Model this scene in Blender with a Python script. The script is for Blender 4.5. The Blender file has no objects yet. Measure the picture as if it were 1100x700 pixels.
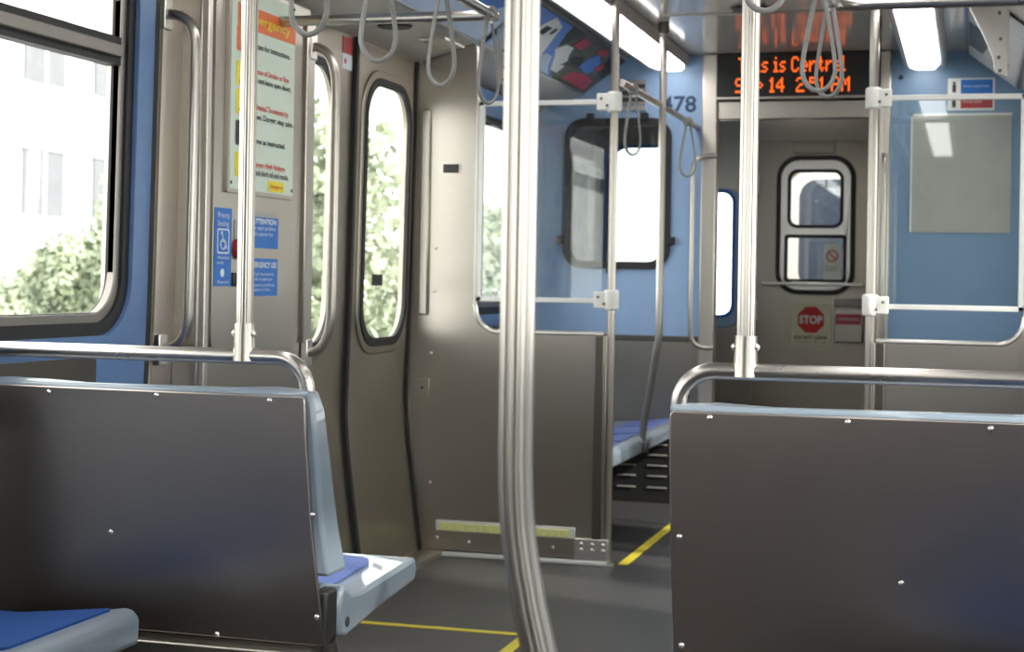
import bpy, math, random
from mathutils import Vector, Matrix, geometry
random.seed(7)
scn = bpy.context.scene
COL = scn.collection
V = Vector
PI = math.pi

# ------------------------------------------------------------------ camera
EYE = V((0, 0, 1.15))
YAW, ROLL, FPX = 0.275269, 0.016631, 1743.8
cd = bpy.data.cameras.new('camera'); cam = bpy.data.objects.new('camera', cd); COL.objects.link(cam)
_f = V((-math.sin(YAW), math.cos(YAW), 0)); _r = V((math.cos(YAW), math.sin(YAW), 0)); _u = V((0, 0, 1))
_R = _r*math.cos(ROLL) + _u*math.sin(ROLL); _U = -_r*math.sin(ROLL) + _u*math.cos(ROLL)
cam.matrix_world = Matrix(((_R.x, _U.x, -_f.x, EYE.x), (_R.y, _U.y, -_f.y, EYE.y), (_R.z, _U.z, -_f.z, EYE.z), (0, 0, 0, 1)))
cd.sensor_width = 36; cd.lens = FPX*36/1100; cd.shift_y = -48.96/1100
cd.clip_start = 0.05; cd.clip_end = 300
cd.dof.use_dof = True; cd.dof.focus_distance = 3.5; cd.dof.aperture_fstop = 7.0
scn.camera = cam

# ------------------------------------------------------------------ sky, exposure
SKY = 5.0
w = bpy.data.worlds.new('sky'); scn.world = w; w.use_nodes = True
nt = w.node_tree; bg = nt.nodes['Background']
bg.inputs[0].default_value = (1.0, 0.985, 0.955, 1); bg.inputs[1].default_value = SKY
scn.view_settings.view_transform = 'Standard'; scn.view_settings.look = 'None'
scn.view_settings.exposure = 0.0; scn.view_settings.gamma = 1.0
scn.view_settings.use_curve_mapping = False
LAMP = 6.0
sun = bpy.data.lights.new('sun', 'SUN'); sun.energy = 6.0; sun.angle = 0.06; sun.color = (1, .93, .84)
so = bpy.data.objects.new('sun', sun); COL.objects.link(so)
so.rotation_euler = V((-1, .35, -.75)).to_track_quat('-Z', 'Y').to_euler()

# ------------------------------------------------------------------ materials
def new_mat(name):
    m = bpy.data.materials.new(name); m.use_nodes = True
    return m, m.node_tree, m.node_tree.nodes['Principled BSDF']
def paint(name, col, rough=.45, noise=.06, scale=30, spec=.5, bump=0, coat=0):
    m, t, p = new_mat(name)
    p.inputs['Roughness'].default_value = rough; p.inputs['Specular IOR Level'].default_value = spec
    p.inputs['Coat Weight'].default_value = coat
    n = t.nodes.new('ShaderNodeTexNoise'); n.inputs['Scale'].default_value = scale; n.inputs['Detail'].default_value = 4
    tc = t.nodes.new('ShaderNodeTexCoord'); t.links.new(tc.outputs['Object'], n.inputs['Vector'])
    r = t.nodes.new('ShaderNodeValToRGB')
    a = [max(0, c*(1-noise)) for c in col]; b = [min(1, c*(1+noise)) for c in col]
    r.color_ramp.elements[0].position = .3; r.color_ramp.elements[1].position = .7
    r.color_ramp.elements[0].color = (*a, 1); r.color_ramp.elements[1].color = (*b, 1)
    t.links.new(n.outputs['Fac'], r.inputs[0]); t.links.new(r.outputs[0], p.inputs['Base Color'])
    if bump:
        bn = t.nodes.new('ShaderNodeBump'); bn.inputs['Strength'].default_value = bump; bn.inputs['Distance'].default_value = .002
        t.links.new(n.outputs['Fac'], bn.inputs['Height']); t.links.new(bn.outputs[0], p.inputs['Normal'])
    return m
def steel(name, col=(.60, .57, .53), rough=.32, stretch=(2, 2, 60), var=.06, wave=.0, aniso=0):
    m, t, p = new_mat(name)
    p.inputs['Metallic'].default_value = 1
    tc = t.nodes.new('ShaderNodeTexCoord'); mp = t.nodes.new('ShaderNodeMapping'); mp.inputs['Scale'].default_value = stretch
    n = t.nodes.new('ShaderNodeTexNoise'); n.inputs['Scale'].default_value = 6; n.inputs['Detail'].default_value = 6
    t.links.new(tc.outputs['Object'], mp.inputs[0]); t.links.new(mp.outputs[0], n.inputs['Vector'])
    r = t.nodes.new('ShaderNodeMapRange'); r.inputs['To Min'].default_value = rough-var; r.inputs['To Max'].default_value = rough+var
    t.links.new(n.outputs['Fac'], r.inputs['Value']); t.links.new(r.outputs[0], p.inputs['Roughness'])
    c = t.nodes.new('ShaderNodeValToRGB')
    c.color_ramp.elements[0].color = (*[x*.93 for x in col], 1); c.color_ramp.elements[1].color = (*[min(1, x*1.05) for x in col], 1)
    t.links.new(n.outputs['Fac'], c.inputs[0]); t.links.new(c.outputs[0], p.inputs['Base Color'])
    if aniso:
        p.inputs['Anisotropic'].default_value = aniso
        tg = t.nodes.new('ShaderNodeTangent'); tg.direction_type = 'RADIAL'; tg.axis = 'Z'
        t.links.new(tg.outputs[0], p.inputs['Tangent'])
    if wave:
        n2 = t.nodes.new('ShaderNodeTexNoise'); n2.inputs['Scale'].default_value = 2.2; n2.inputs['Detail'].default_value = 1
        t.links.new(tc.outputs['Object'], n2.inputs['Vector'])
        b = t.nodes.new('ShaderNodeBump'); b.inputs['Strength'].default_value = wave; b.inputs['Distance'].default_value = .02
        t.links.new(n2.outputs['Fac'], b.inputs['Height']); t.links.new(b.outputs[0], p.inputs['Normal'])
    return m
def glass(name, tint=(1, 1, 1), refl=.08):
    m = bpy.data.materials.new(name); m.use_nodes = True; t = m.node_tree; t.nodes.clear()
    o = t.nodes.new('ShaderNodeOutputMaterial'); mx = t.nodes.new('ShaderNodeMixShader')
    tr = t.nodes.new('ShaderNodeBsdfTransparent'); tr.inputs[0].default_value = (*tint, 1)
    g = t.nodes.new('ShaderNodeBsdfGlossy'); g.inputs['Roughness'].default_value = .02
    lw = t.nodes.new('ShaderNodeLayerWeight'); lw.inputs['Blend'].default_value = .5      # 1 - cos
    pw = t.nodes.new('ShaderNodeMath'); pw.operation = 'POWER'; pw.inputs[1].default_value = 5
    t.links.new(lw.outputs['Facing'], pw.inputs[0])
    ad = t.nodes.new('ShaderNodeMath'); ad.operation = 'MULTIPLY_ADD'; ad.inputs[1].default_value = .9; ad.inputs[2].default_value = refl
    t.links.new(pw.outputs[0], ad.inputs[0]); ad.use_clamp = True
    t.links.new(ad.outputs[0], mx.inputs[0]); t.links.new(tr.outputs[0], mx.inputs[1]); t.links.new(g.outputs[0], mx.inputs[2])
    t.links.new(mx.outputs[0], o.inputs[0]); return m
def glow(name, col, s):
    m, t, p = new_mat(name); p.inputs['Base Color'].default_value = (*[c*.6 for c in col], 1)
    p.inputs['Emission Color'].default_value = (*col, 1); p.inputs['Emission Strength'].default_value = s
    p.inputs['Roughness'].default_value = .5
    return m

M = dict(
    panel=steel('brushed_panel_steel', (.47, .435, .39), .35, (2, 2, 40), .05, .12, .5),
    seatback=steel('seat_back_steel', (.41, .355, .33), .31, (2, 2, 40), .04, .2, .6),
    door=steel('door_steel', (.42, .385, .325), .35, (40, 40, 1.5), .05, .06),
    pole=steel('pole_steel', (.50, .465, .42), .29, (8, 8, 1), .02),
    rail=steel('rail_steel', (.55, .52, .49), .28, (3, 8, 8), .02),
    bright=steel('bright_steel', (.78, .76, .73), .3, (5, 5, 5), .05),
    cream=steel('cream_steel', (.68, .63, .57), .36, (40, 40, 2), .05),
    darksteel=steel('dark_steel', (.16, .145, .13), .4, (5, 5, 5), .06),
    ceilsteel=steel('ceiling_steel', (.62, .60, .57), .22, (3, 3, 3), .04, .05),
    blueframe=paint('blue_fibreglass', (.11, .205, .40), .35, .05, 20),
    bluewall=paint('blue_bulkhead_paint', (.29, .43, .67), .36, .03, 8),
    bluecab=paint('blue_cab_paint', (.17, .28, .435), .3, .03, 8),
    shell=paint('seat_shell_blue', (.225, .28, .345), .3, .03, 12, coat=.6),
    fabric=paint('seat_fabric_blue', (.02, .07, .25), .9, .25, 400, .2, .4),
    ribs=paint('seat_insert_blue', (.10, .15, .40), .6, .1, 90),
    rubber=paint('black_rubber', (.012, .012, .013), .55, .1, 40),
    floor=paint('dark_rubber_floor', (.052, .052, .055), .42, .35, 260, .5, .15),
    framesteel=steel('window_frame_steel', (.30, .28, .26), .45, (3, 3, 3), .05),
    soffit=paint('soffit_paint', (.50, .48, .45), .4, .04, 10),
    ceil=paint('ceiling_laminate', (.40, .385, .37), .13, .03, 8, .7),
    white=paint('white_plastic', (.80, .80, .77), .4, .03, 20),
    whitemetal=paint('white_frame', (.72, .73, .72), .35, .03, 20),
    yellow=paint('yellow_paint', (.62, .52, .04), .5, .12, 60),
    yelgreen=paint('yellow_green_strip', (.74, .76, .32), .5, .1, 60),
    black=paint('black_plastic', (.01, .01, .011), .4, .1, 30),
    grille=paint('black_grille', (.018, .018, .020), .45, .1, 30),
    strap=paint('grey_strap', (.26, .255, .25), .4, .08, 60),
    housing=paint('lamp_housing', (.30, .29, .28), .4, .05, 20),
    darkpaint=paint('dark_car_interior', (.05, .06, .09), .4, .05, 5),
    grey=paint('grey_board', (.36, .37, .35), .35, .05, 8),
    red=paint('red_plastic', (.40, .02, .025), .4, .08, 30),
    stkblue=paint('sticker_blue', (.02, .16, .55), .45, .03, 20),
    stkwhite=paint('sticker_white', (.70, .76, .82), .45, .03, 20),
    paper=paint('sign_paper', (.62, .72, .62), .5, .02, 10),
    orange=paint('sign_orange', (.75, .16, .03), .5, .05, 20),
    yel=paint('sign_yellow', (.80, .66, .03), .5, .05, 20),
    ink=paint('black_ink', (.03, .03, .035), .6, .05, 20),
    redink=paint('red_ink', (.65, .08, .06), .6, .05, 20),
    navy=paint('navy_ink', (.03, .06, .14), .6, .05, 20),
    glow_paper=paint('pale_yellow_paper', (.66, .66, .46), .5, .03, 20),
    stopred=paint('stop_red', (.55, .012, .015), .5, .04, 20),
    adblue=paint('poster_blue', (.07, .20, .62), .4, .1, 9),
    adpale=paint('poster_pale_blue', (.42, .52, .72), .4, .12, 6),
    adwhite=paint('poster_white', (.66, .68, .70), .4, .06, 12),
    adblack=paint('poster_black', (.02, .02, .02), .4, .3, 12),
    adgreen=paint('poster_olive', (.07, .08, .065), .4, .6, 30),
    adred=paint('poster_red', (.42, .035, .07), .4, .2, 20),
    glass=glass('window_glass', (.97, .99, .98), .04),
    glasst=glass('clear_screen_glass', (.95, .97, .96), .06),
    glassd=glass('tinted_cab_glass', (.80, .84, .86), .07),
    lamp=glow('lit_diffuser', (1, .99, .96), LAMP),
    fill_lamp=glow('fill_diffuser', (1, .97, .9), 3.0),  # only for the added fill light in the vestibule
    led=glow('orange_led', (1, .14, .01), 1.4),
    facade=paint('pale_facade', (.72, .72, .74), .8, .04, 2),
    farglass=paint('far_window', (.13, .135, .15), .3, .1, 2),
    leaf=paint('leaf_green', (.32, .37, .25), .6, .5, 2.5),
    bark=paint('bark', (.10, .07, .05), .8, .3, 12),
    ground=paint('pale_ground', (.38, .38, .36), .8, .1, 1),
)

# ------------------------------------------------------------------ object helpers
def wloc(o):
    l = V((0, 0, 0))
    while o: l = l + o.location; o = o.parent
    return l
class MB:
    def __init__(s): s.v = []; s.f = []
    def add(s, vs, fs):
        b = len(s.v); s.v += [tuple(v) for v in vs]; s.f += [tuple(b+i for i in f) for f in fs]; return s
    def box(s, x0, x1, y0, y1, z0, z1):
        x0, x1 = sorted((x0, x1)); y0, y1 = sorted((y0, y1)); z0, z1 = sorted((z0, z1))
        return s.add([(x0, y0, z0), (x1, y0, z0), (x1, y1, z0), (x0, y1, z0), (x0, y0, z1), (x1, y0, z1), (x1, y1, z1), (x0, y1, z1)],
                     [(0, 3, 2, 1), (4, 5, 6, 7), (0, 1, 5, 4), (1, 2, 6, 5), (2, 3, 7, 6), (3, 0, 4, 7)])
    def tube(s, path, r, n=20, flute=0, closed=False, ends=True, flat=1.0):
        P = [V(p) for p in path]; k = len(P); T = []
        for i in range(k):
            a = P[i-1] if (i > 0 or closed) else P[i]; b = P[(i+1) % k] if (i < k-1 or closed) else P[i]
            T.append((b-a).normalized())
        u = T[0].orthogonal().normalized()
        if abs(T[0].z) > .7: u = V((1, 0, 0)); u = (u - T[0]*u.dot(T[0])).normalized()
        vs = []; rs = r if isinstance(r, (list, tuple)) else [r]*k
        for i in range(k):
            u = (u - T[i]*u.dot(T[i])).normalized(); w_ = T[i].cross(u)
            for j in range(n):
                a = 2*PI*j/n; rr = rs[i]
                if flute and j % 4 in (0,): rr *= (1-flute)
                vs.append(P[i] + u*(rr*math.cos(a)) + w_*(rr*flat*math.sin(a)))
        fs = []
        for i in range(k if closed else k-1):
            for j in range(n):
                a = i*n+j; b = i*n+(j+1) % n; c = ((i+1) % k)*n+(j+1) % n; d = ((i+1) % k)*n+j
                fs.append((a, b, c, d))
        if ends and not closed: fs += [tuple(range(n-1, -1, -1)), tuple((k-1)*n+j for j in range(n))]
        return s.add(vs, fs)
    def prism(s, poly, fn, t0, t1):   # poly of (a,b), fn(a,b,t) -> point
        n = len(poly)
        vs = [fn(a, b, t0) for a, b in poly] + [fn(a, b, t1) for a, b in poly]
        return s.add(vs, [tuple(range(n)), tuple(range(2*n-1, n-1, -1))] + [(i, i+n, (i+1) % n+n, (i+1) % n) for i in range(n)])
    def dome(s, c, nrm, r, h):
        c = V(c); nrm = V(nrm).normalized(); u = nrm.orthogonal().normalized(); w_ = nrm.cross(u); vs = []; N = 12
        for q in range(4):
            a = q/4*PI/2
            for j in range(N):
                t = 2*PI*j/N; vs.append(c + u*(r*math.cos(a)*math.cos(t)) + w_*(r*math.cos(a)*math.sin(t)) + nrm*(h*math.sin(a)))
        vs.append(c+nrm*h); fs = []
        for q in range(3):
            for j in range(N): fs.append((q*N+j, q*N+(j+1) % N, (q+1)*N+(j+1) % N, (q+1)*N+j))
        for j in range(N): fs.append((3*N+j, 3*N+(j+1) % N, 4*N))
        return s.add(vs, fs)
    def build(s, name, mat, parent=None, smooth=30, bevel=0):
        off = wloc(parent) if parent else V((0, 0, 0))
        me = bpy.data.meshes.new(name); me.from_pydata([tuple(V(v)-off) for v in s.v], [], s.f); me.validate()
        import bmesh
        bm = bmesh.new(); bm.from_mesh(me); bmesh.ops.recalc_face_normals(bm, faces=bm.faces); bm.to_mesh(me); bm.free()
        me.materials.append(M[mat] if isinstance(mat, str) else mat)
        if smooth:
            for p in me.polygons: p.use_smooth = True
            me.set_sharp_from_angle(angle=math.radians(smooth))
        o = bpy.data.objects.new(name, me); COL.objects.link(o); o.parent = parent
        if bevel:
            b = o.modifiers.new('bevel', 'BEVEL'); b.width = bevel; b.segments = 2; b.limit_method = 'ANGLE'
        return o
def tag(o, label=None, cat=None, group=None, kind=None):
    if label: o['label'] = label
    if cat: o['category'] = cat
    if group: o['group'] = group
    if kind: o['kind'] = kind
    return o
def thing(name, label, cat, loc=(0, 0, 0), group=None):
    o = bpy.data.objects.new(name, None); COL.objects.link(o); o.location = loc; o.empty_display_size = .1
    return tag(o, label, cat, group)
def setting(name, loc=(0, 0, 0), label=None):
    o = bpy.data.objects.new(name, None); COL.objects.link(o); o.location = loc; o.empty_display_size = .1
    return tag(o, label, kind='structure')
def dup(root, loc, rz, label):
    r = root.copy(); COL.objects.link(r); r.location = loc; r.rotation_euler.z = rz; r['label'] = label
    for ch in list(root.children):
        c = ch.copy(); COL.objects.link(c); c.parent = r
    return r
def rrect(a0, a1, b0, b1, r, n=8):
    if not isinstance(r, (list, tuple)): r = [r]*4    # corners: (a0b0),(a1b0),(a1b1),(a0b1)
    pts = []
    for (ca, cb, s0, rr, sa, sb) in ((a0, b0, PI, r[0], 1, 1), (a1, b0, 1.5*PI, r[1], -1, 1), (a1, b1, 0, r[2], -1, -1), (a0, b1, .5*PI, r[3], 1, -1)):
        if rr <= 0: pts.append((ca, cb)); continue
        for k in range(n+1):
            t = s0 + k/n*PI/2; pts.append((ca+sa*rr+rr*math.cos(t), cb+sb*rr+rr*math.sin(t)))
    return pts
def inside(p, poly):
    c = False; n = len(poly); j = n-1
    for i in range(n):
        xi, yi = poly[i]; xj, yj = poly[j]
        if (yi > p[1]) != (yj > p[1]) and p[0] < (xj-xi)*(p[1]-yi)/(yj-yi)+xi: c = not c
        j = i
    return c
def sub(poly, step):
    if not step: return list(poly)
    out = []
    for i, a in enumerate(poly):
        b = poly[(i+1) % len(poly)]; L = math.hypot(b[0]-a[0], b[1]-a[1]); k = max(1, math.ceil(L/step))
        out += [(a[0]+(b[0]-a[0])*q/k, a[1]+(b[1]-a[1])*q/k) for q in range(k)]
    return out
def plate(mb, outline, holes, fn, t0, t1, step=0):
    """solid sheet with holes; fn(a,b,t) -> point; front at t1, back at t0"""
    loops = [sub(outline, step)] + [sub(h, step) for h in holes]
    pts = []; edges = []
    for L in loops:
        b = len(pts); pts += [V(p) for p in L]; edges += [(b+i, b+(i+1) % len(L)) for i in range(len(L))]
    r = geometry.delaunay_2d_cdt(pts, edges, [], 0, 1e-6)
    vs2, fs = r[0], r[2]; keep = []
    for f in fs:
        c = sum((vs2[i] for i in f), V((0, 0)))/len(f)
        if inside(c, outline) and not any(inside(c, h) for h in holes): keep.append(tuple(f))
    n = len(vs2); out = [fn(p.x, p.y, t1) for p in vs2] + [fn(p.x, p.y, t0) for p in vs2]
    faces = keep + [tuple(reversed([i+n for i in f])) for f in keep]
    cnt = {}
    for f in keep:
        for i in range(len(f)):
            e = (f[i], f[(i+1) % len(f)]); cnt[e] = 1
    for (a, b) in cnt:
        if (b, a) not in cnt: faces.append((b, a, a+n, b+n))
    mb.add(out, faces); return mb
# car side profile and its mappings.  CX is the centre line of the car.
CX = -.89
PZ = [(0, 2.184), (.21, 2.212), (.43, 2.243), (.61, 2.262), (.75, 2.260), (1.07, 2.250), (1.54, 2.243), (2.05, 2.235), (2.4, 2.22)]
def half(z):
    z = max(0, min(2.39, z))
    for (a, x), (b, y) in zip(PZ, PZ[1:]):
        if a <= z <= b: return x+(y-x)*(z-a)/(b-a)+CX
    return PZ[-1][1]+CX
def LW(y, z, t): return V((CX-half(z)+t, y, z))         # left wall, t = distance into the car
def RW(y, z, t): return V((CX+half(z)-t, y, z))
def BX(x0): return lambda y, z, t: V((x0+t, y, z))      # plane facing +x
def FY(y0): return lambda x, z, t: V((x, y0-t, z))      # plane facing the camera (-y)
def mx(x): return 2*CX-x

def text_mesh(name, s, mat, parent, fn, a, b, height, width=None, t=.0012, align='LEFT', bold=0):
    cu = bpy.data.curves.new(name, 'FONT'); cu.body = s; cu.size = 1; cu.offset = bold; cu.resolution_u = 3
    tmp = bpy.data.objects.new('tmp_text', cu); COL.objects.link(tmp)
    dg = bpy.context.evaluated_depsgraph_get(); me = bpy.data.meshes.new_from_object(tmp.evaluated_get(dg))
    bpy.data.objects.remove(tmp); bpy.data.curves.remove(cu)
    xs = [v.co.x for v in me.vertices]; ys = [v.co.y for v in me.vertices]
    W = max(xs)-min(xs); Hh = .70
    sc = height/Hh; sx = sc if width is None else width/W
    a0 = a if align == 'LEFT' else a-W*sx/2
    off = wloc(parent) if parent else V((0, 0, 0))
    for v in me.vertices: v.co = fn(a0+(v.co.x-min(xs))*sx, b+v.co.y*sc, t)-off
    me.name = name; me.materials.clear(); me.materials.append(M[mat])
    o = bpy.data.objects.new(name, me); COL.objects.link(o); o.parent = parent; return o

# ================================================================== THE SETTING
Y0, Y1, YB = -3.0, 9.7, 8.40       # rear wall, front end wall, bulkhead
YW = 6.465                         # windbreak plane
CEIL = 2.335
DOORS = (4.86, 6.44)
RWIN = [(-2.2, -.35), (.15, 1.95), (2.3, 3.935), (6.85, 7.95)]
def side_wall(name, fn, wins, door):
    mb = MB(); z1 = 2.06
    holes = [rrect(a-.04, b+.05, 1.0, 1.94 if a > 6 else 2.04, .12) for a, b in wins]
    plate(mb, [(Y0, 0), (door[0], 0), (door[0], z1), (Y0, z1)], [h for h, wv in zip(holes, wins) if wv[1] < door[0]], fn, -.05, 0, .12)
    plate(mb, [(door[1], 0), (Y1, 0), (Y1, z1), (door[1], z1)], [h for h, wv in zip(holes, wins) if wv[0] > door[1]], fn, -.05, 0, .12)
    return tag(mb.build(name, 'panel'), kind='structure')
side_wall('wall_left', LW, RWIN, DOORS)
side_wall('wall_right', RW, RWIN, DOORS)
tag(MB().box(-2.3, .5, Y0-.1, Y1+.1, -.08, 0).build('floor', 'floor'), kind='structure')
# ceiling: flat centre laminate, sloped poster cove, side soffits
cs = [(-1.40, 2.05), (-1.36, 2.055), (-1.12, 2.132), (-1.10, 2.145), (-.87, 2.332), (-.72, CEIL), (0, CEIL+.005),
      (.72, CEIL), (.87, 2.332), (1.10, 2.145), (1.12, 2.132), (1.36, 2.055), (1.40, 2.05)]
mb = MB(); n = len(cs)
vs = [(CX+x, y, z) for y in (Y0-.1, Y1+.1) for x, z in cs]
mb.add(vs, [(i, i+1, n+i+1, n+i) for i in range(4, 8)])
tag(mb.build('ceiling', 'ceil'), kind='structure')
for k, rng in enumerate(((0, 4), (8, 12))):
    mb = MB(); mb.add(vs, [(i, i+1, n+i+1, n+i) for i in range(*rng)])
    tag(mb.build('trim_%d' % (k+1), 'soffit'), kind='structure')
mb = MB(); mb.box(-2.4, .6, Y0-.1, Y1+.1, CEIL+.02, CEIL+.06); mb.box(-2.42, -2.29, Y0-.1, Y1+.1, 2.06, CEIL+.06); mb.box(.51, .64, Y0-.1, Y1+.1, 2.06, CEIL+.06)
tag(mb.build('roof', 'panel'), kind='structure')
tag(MB().box(-2.3, .5, Y0-.06, Y0, 0, CEIL).build('wall_back', 'darksteel'), kind='structure')
# ceiling seams across the centre sheet
mb = MB()
for y in (5.7, 7.1): mb.box(CX-.45, CX+.45, y, y+.02, CEIL-.004, CEIL+.002)
tag(mb.build('trim_3', 'pole'), kind='structure')

# side windows ----------------------------------------------------
def window(idx, fn, y0, y1, hop, z1=2.03, label=None):
    w_ = setting('window_%d' % idx, (fn(y0, 1.05, 0).x, y0, 1.05), label)
    z0 = 1.03
    mb = MB(); plate(mb, rrect(y0-.18, y1+.175, .80, 2.05, [.03, .03, .05, .05]), [rrect(y0-.062, y1+.062, .985, z1+.0, .15)], fn, 0, .025, .12)
    plate(mb, rrect(y0-.13, y1+.125, .955, z1+.015, [.18, .18, .1, .1]), [rrect(y0-.062, y1+.062, .985, z1-.005, .15)], fn, .025, .040, .12)
    mb.build('surround', 'blueframe', w_, 40, .006)
    mb = MB(); plate(mb, rrect(y0-.21, y1+.215, .78, 2.052, [.04, .04, .04, .04]), [rrect(y0-.175, y1+.17, .81, 2.045, [.02, .02, .05, .05])], fn, 0, .018, .12)
    mb.build('edge_gasket', 'rubber', w_, 40)
    mb = MB(); plate(mb, rrect(y0-.10, y1-.10, .79, .93, .02), [], fn, .02, .034, .12); mb.build('lower_panel', 'darksteel', w_, 40, .003)
    mb = MB(); plate(mb, rrect(y0-.068, y1+.068, .98, z1+.005, .15), [rrect(y0-.028, y1+.028, 1.02, z1-.02, .12)], fn, -.01, .026, .12)
    mb.build('gasket', 'rubber', w_, 40)
    mb = MB(); plate(mb, rrect(y0-.035, y1+.035, 1.014, z1-.01, .125), [rrect(y0-.004, y1+.004, 1.044, z1-.03, .11)], fn, -.008, .018, .12)
    mb.build('frame', 'framesteel', w_, 40, .004)
    mb = MB(); plate(mb, rrect(y0-.006, y1+.012, 1.036, z1-.02, .11), [rrect(y0+.006, y1+.004, 1.046, z1-.04, .10)], fn, -.012, .012, .12)
    mb.build('inner_gasket', 'rubber', w_, 40)
    if hop:
        mb = MB(); mb.prism([(y0, 1.712), (y1, 1.712), (y1, 1.788), (y0, 1.788)], fn, -.02, .020); mb.build('mullion', 'rubber', w_)
        mb = MB(); mb.prism([(y0+.01, 1.732), (y1-.01, 1.732), (y1-.01, 1.768), (y0+.01, 1.768)], fn, .02, .032)
        mb.build('mullion_bar', 'framesteel', w_, 30, .004)
    mb = MB(); plate(mb, rrect(y0-.01, y1+.02, 1.03, z1, .09), [], fn, -.013, -.009, .12); mb.build('pane', 'glass', w_)
    return w_
for i, (a, b) in enumerate(RWIN):
    window(i+1, LW, a, b, a < 6, 1.93 if a > 6 else 2.03)
    window(i+5, RW, a, b, a < 6, 1.93 if a > 6 else 2.03)

# sliding side doors ----------------------------------------------
def leaf(idx, fn, y0, y1, gy0, gy1, label, sq=None):
    d = setting('door_%d' % idx, (fn(y0, 0, 0).x, y0, 0), label)
    out = [(y0, .012), (y1, .012), (y1, 2.055), (y0, 2.055)]
    mb = MB(); plate(mb, out, [rrect(gy0, gy1, .90, 1.915, .15)], fn, -.035, -.012, .09); mb.build('leaf_panel', 'door', d, 40)
    mb = MB(); plate(mb, rrect(gy0-.05, gy1+.05, .85, 1.965, .18), [rrect(gy0+.0, gy1-.0, .90, 1.915, .15)], fn, -.014, -.004, .09)
    mb.build('pressed_surround', 'door', d, 40, .004)
    mb = MB(); plate(mb, rrect(gy0-.02, gy1+.02, .88, 1.935, .16), [rrect(gy0+.008, gy1-.008, .915, 1.903, .14)], fn, -.014, .0, .09)
    mb.build('gasket', 'rubber', d, 40)
    mb = MB(); plate(mb, rrect(gy0, gy1, .90, 1.91, .14), [], fn, -.020, -.016, .12); mb.build('pane', 'glass', d)
    if sq:
        mb = MB(); mb.prism([(sq, 1.12), (sq+.12, 1.12), (sq+.12, 1.165), (sq, 1.165)], fn, -.016, -.0145); mb.build('dark_label', 'ink', d)
    return d
def seal(idx, fn, y, wd, t=.006):
    mb = MB(); plate(mb, [(y-wd, .01), (y+wd, .01), (y+wd, 2.055), (y-wd, 2.055)], [], fn, -.04, t, .09)
    tag(mb.build('trim_%d' % idx, 'rubber', None, 40), kind='structure')
leaf(1, LW, 4.86, 5.71, 5.06, 5.53, 'sliding door leaf beside the emergency sign, half hidden', 5.265)
leaf(2, LW, 5.735, 6.42, 5.86, 6.35, 'sliding door leaf next to the windbreak', 5.99)
seal(4, LW, 5.722, .012); seal(5, LW, 6.437, .022, -.004)
leaf(4, RW, 4.86, 5.68, 5.08, 5.50, None, None); leaf(5, RW, 5.70, 6.42, 5.885, 6.355, None, None)
seal(6, RW, 5.69, .013); seal(7, RW, 6.437, .022, -.004)
mb = MB(); plate(mb, [(4.86, 0), (6.46, 0), (6.46, .02), (4.86, .02)], [], LW, -.05, .09); tag(mb.build('trim_8', 'panel'), kind='structure')

# door pocket cover carrying the emergency sign --------------------
def pocket(idx, fn, lab):
    d = setting('wall_pocket_cover' if idx == 0 else 'wall_pocket_cover_right', (fn(4.3, 0, 0).x, 4.3, 0), lab)
    mb = MB(); plate(mb, [(4.18, 0), (4.31, 0), (4.31, 2.06), (4.18, 2.06)], [], fn, 0, .012, .12)
    mb.build('side_strip', 'cream', d, 40)
    mb = MB(); plate(mb, [(4.30, 0), (5.10, 0), (5.10, 2.06), (4.30, 2.06)], [], lambda y, z, t: V((fn(y, 1.2, t).x, y, z)), .0, .085, 0)
    mb.build('cover_body', 'panel', d, 30, .008)
    mb = MB(); plate(mb, rrect(4.36, 5.0, .915, 2.04, [.05, .05, .0, .0]), [], lambda y, z, t: V((fn(y, 1.2, t).x, y, z)), .085, .099)
    mb.build('raised_panel', 'panel', d, 30, .007)
    mb = MB(); mb.prism([(5.025, .93), (5.095, .93), (5.095, 2.0), (5.025, 2.0)], lambda y, z, t: V((fn(y, 1.2, t).x, y, z)), .085, .108)
    mb.build('edge_strip', 'cream', d, 30, .004)
    mb = MB(); mb.prism([(4.302, .0), (4.33, .0), (4.33, 2.05), (4.302, 2.05)], lambda y, z, t: V((fn(y, 1.2, t).x, y, z)), .085, .105)
    mb.build('edge_strip', 'cream', d, 30, .004)
    return d
pocket(0, LW, 'steel pocket cover beside the door'); pocket(1, RW, None)
PX = -2.15
XP = BX(LW(0, 1.2, 0).x+.0995)     # front of the raised panel

# bulkhead, end wall, cab ------------------------------------------
mb = MB(); plate(mb, [(-2.32, .872), (-1.345, .872), (-1.345, CEIL), (-2.32, CEIL)], [rrect(-2.075, -1.535, 1.24, 1.995, .09)], FY(YB), -.03, 0)
tag(mb.build('wall_bulkhead_left', 'bluewall'), kind='structure')
b = setting('wall_bulkhead_base', (-1.8, YB, 0), 'steel lower wall under the blue bulkhead')
MB().box(-2.32, -1.345, YB-.004, YB+.03, .40, .845).build('base_panel', 'panel', b)
MB().box(-2.32, -1.345, YB-.012, YB+.01, .845, .874).build('dark_ledge', 'darksteel', b, 30, .003)
MB().box(-2.2, -1.40, YB-.02, YB+.03, .03, .40).build('heater_cover', 'grille', b)
MB().box(-2.2, -1.345, YB-.03, YB+.02, 0, .03).build('kick_strip', 'darksteel', b)
for zz in (.075, .135, .19, .245, .30, .355):
    for x0, x1 in ((-1.96, -1.86), (-1.775, -1.675), (-1.615, -1.51)):
        MB().box(x0, x1, YB-.028, YB-.018, zz, zz+.008).build('louvre', 'housing', b, 30, .002)
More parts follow.
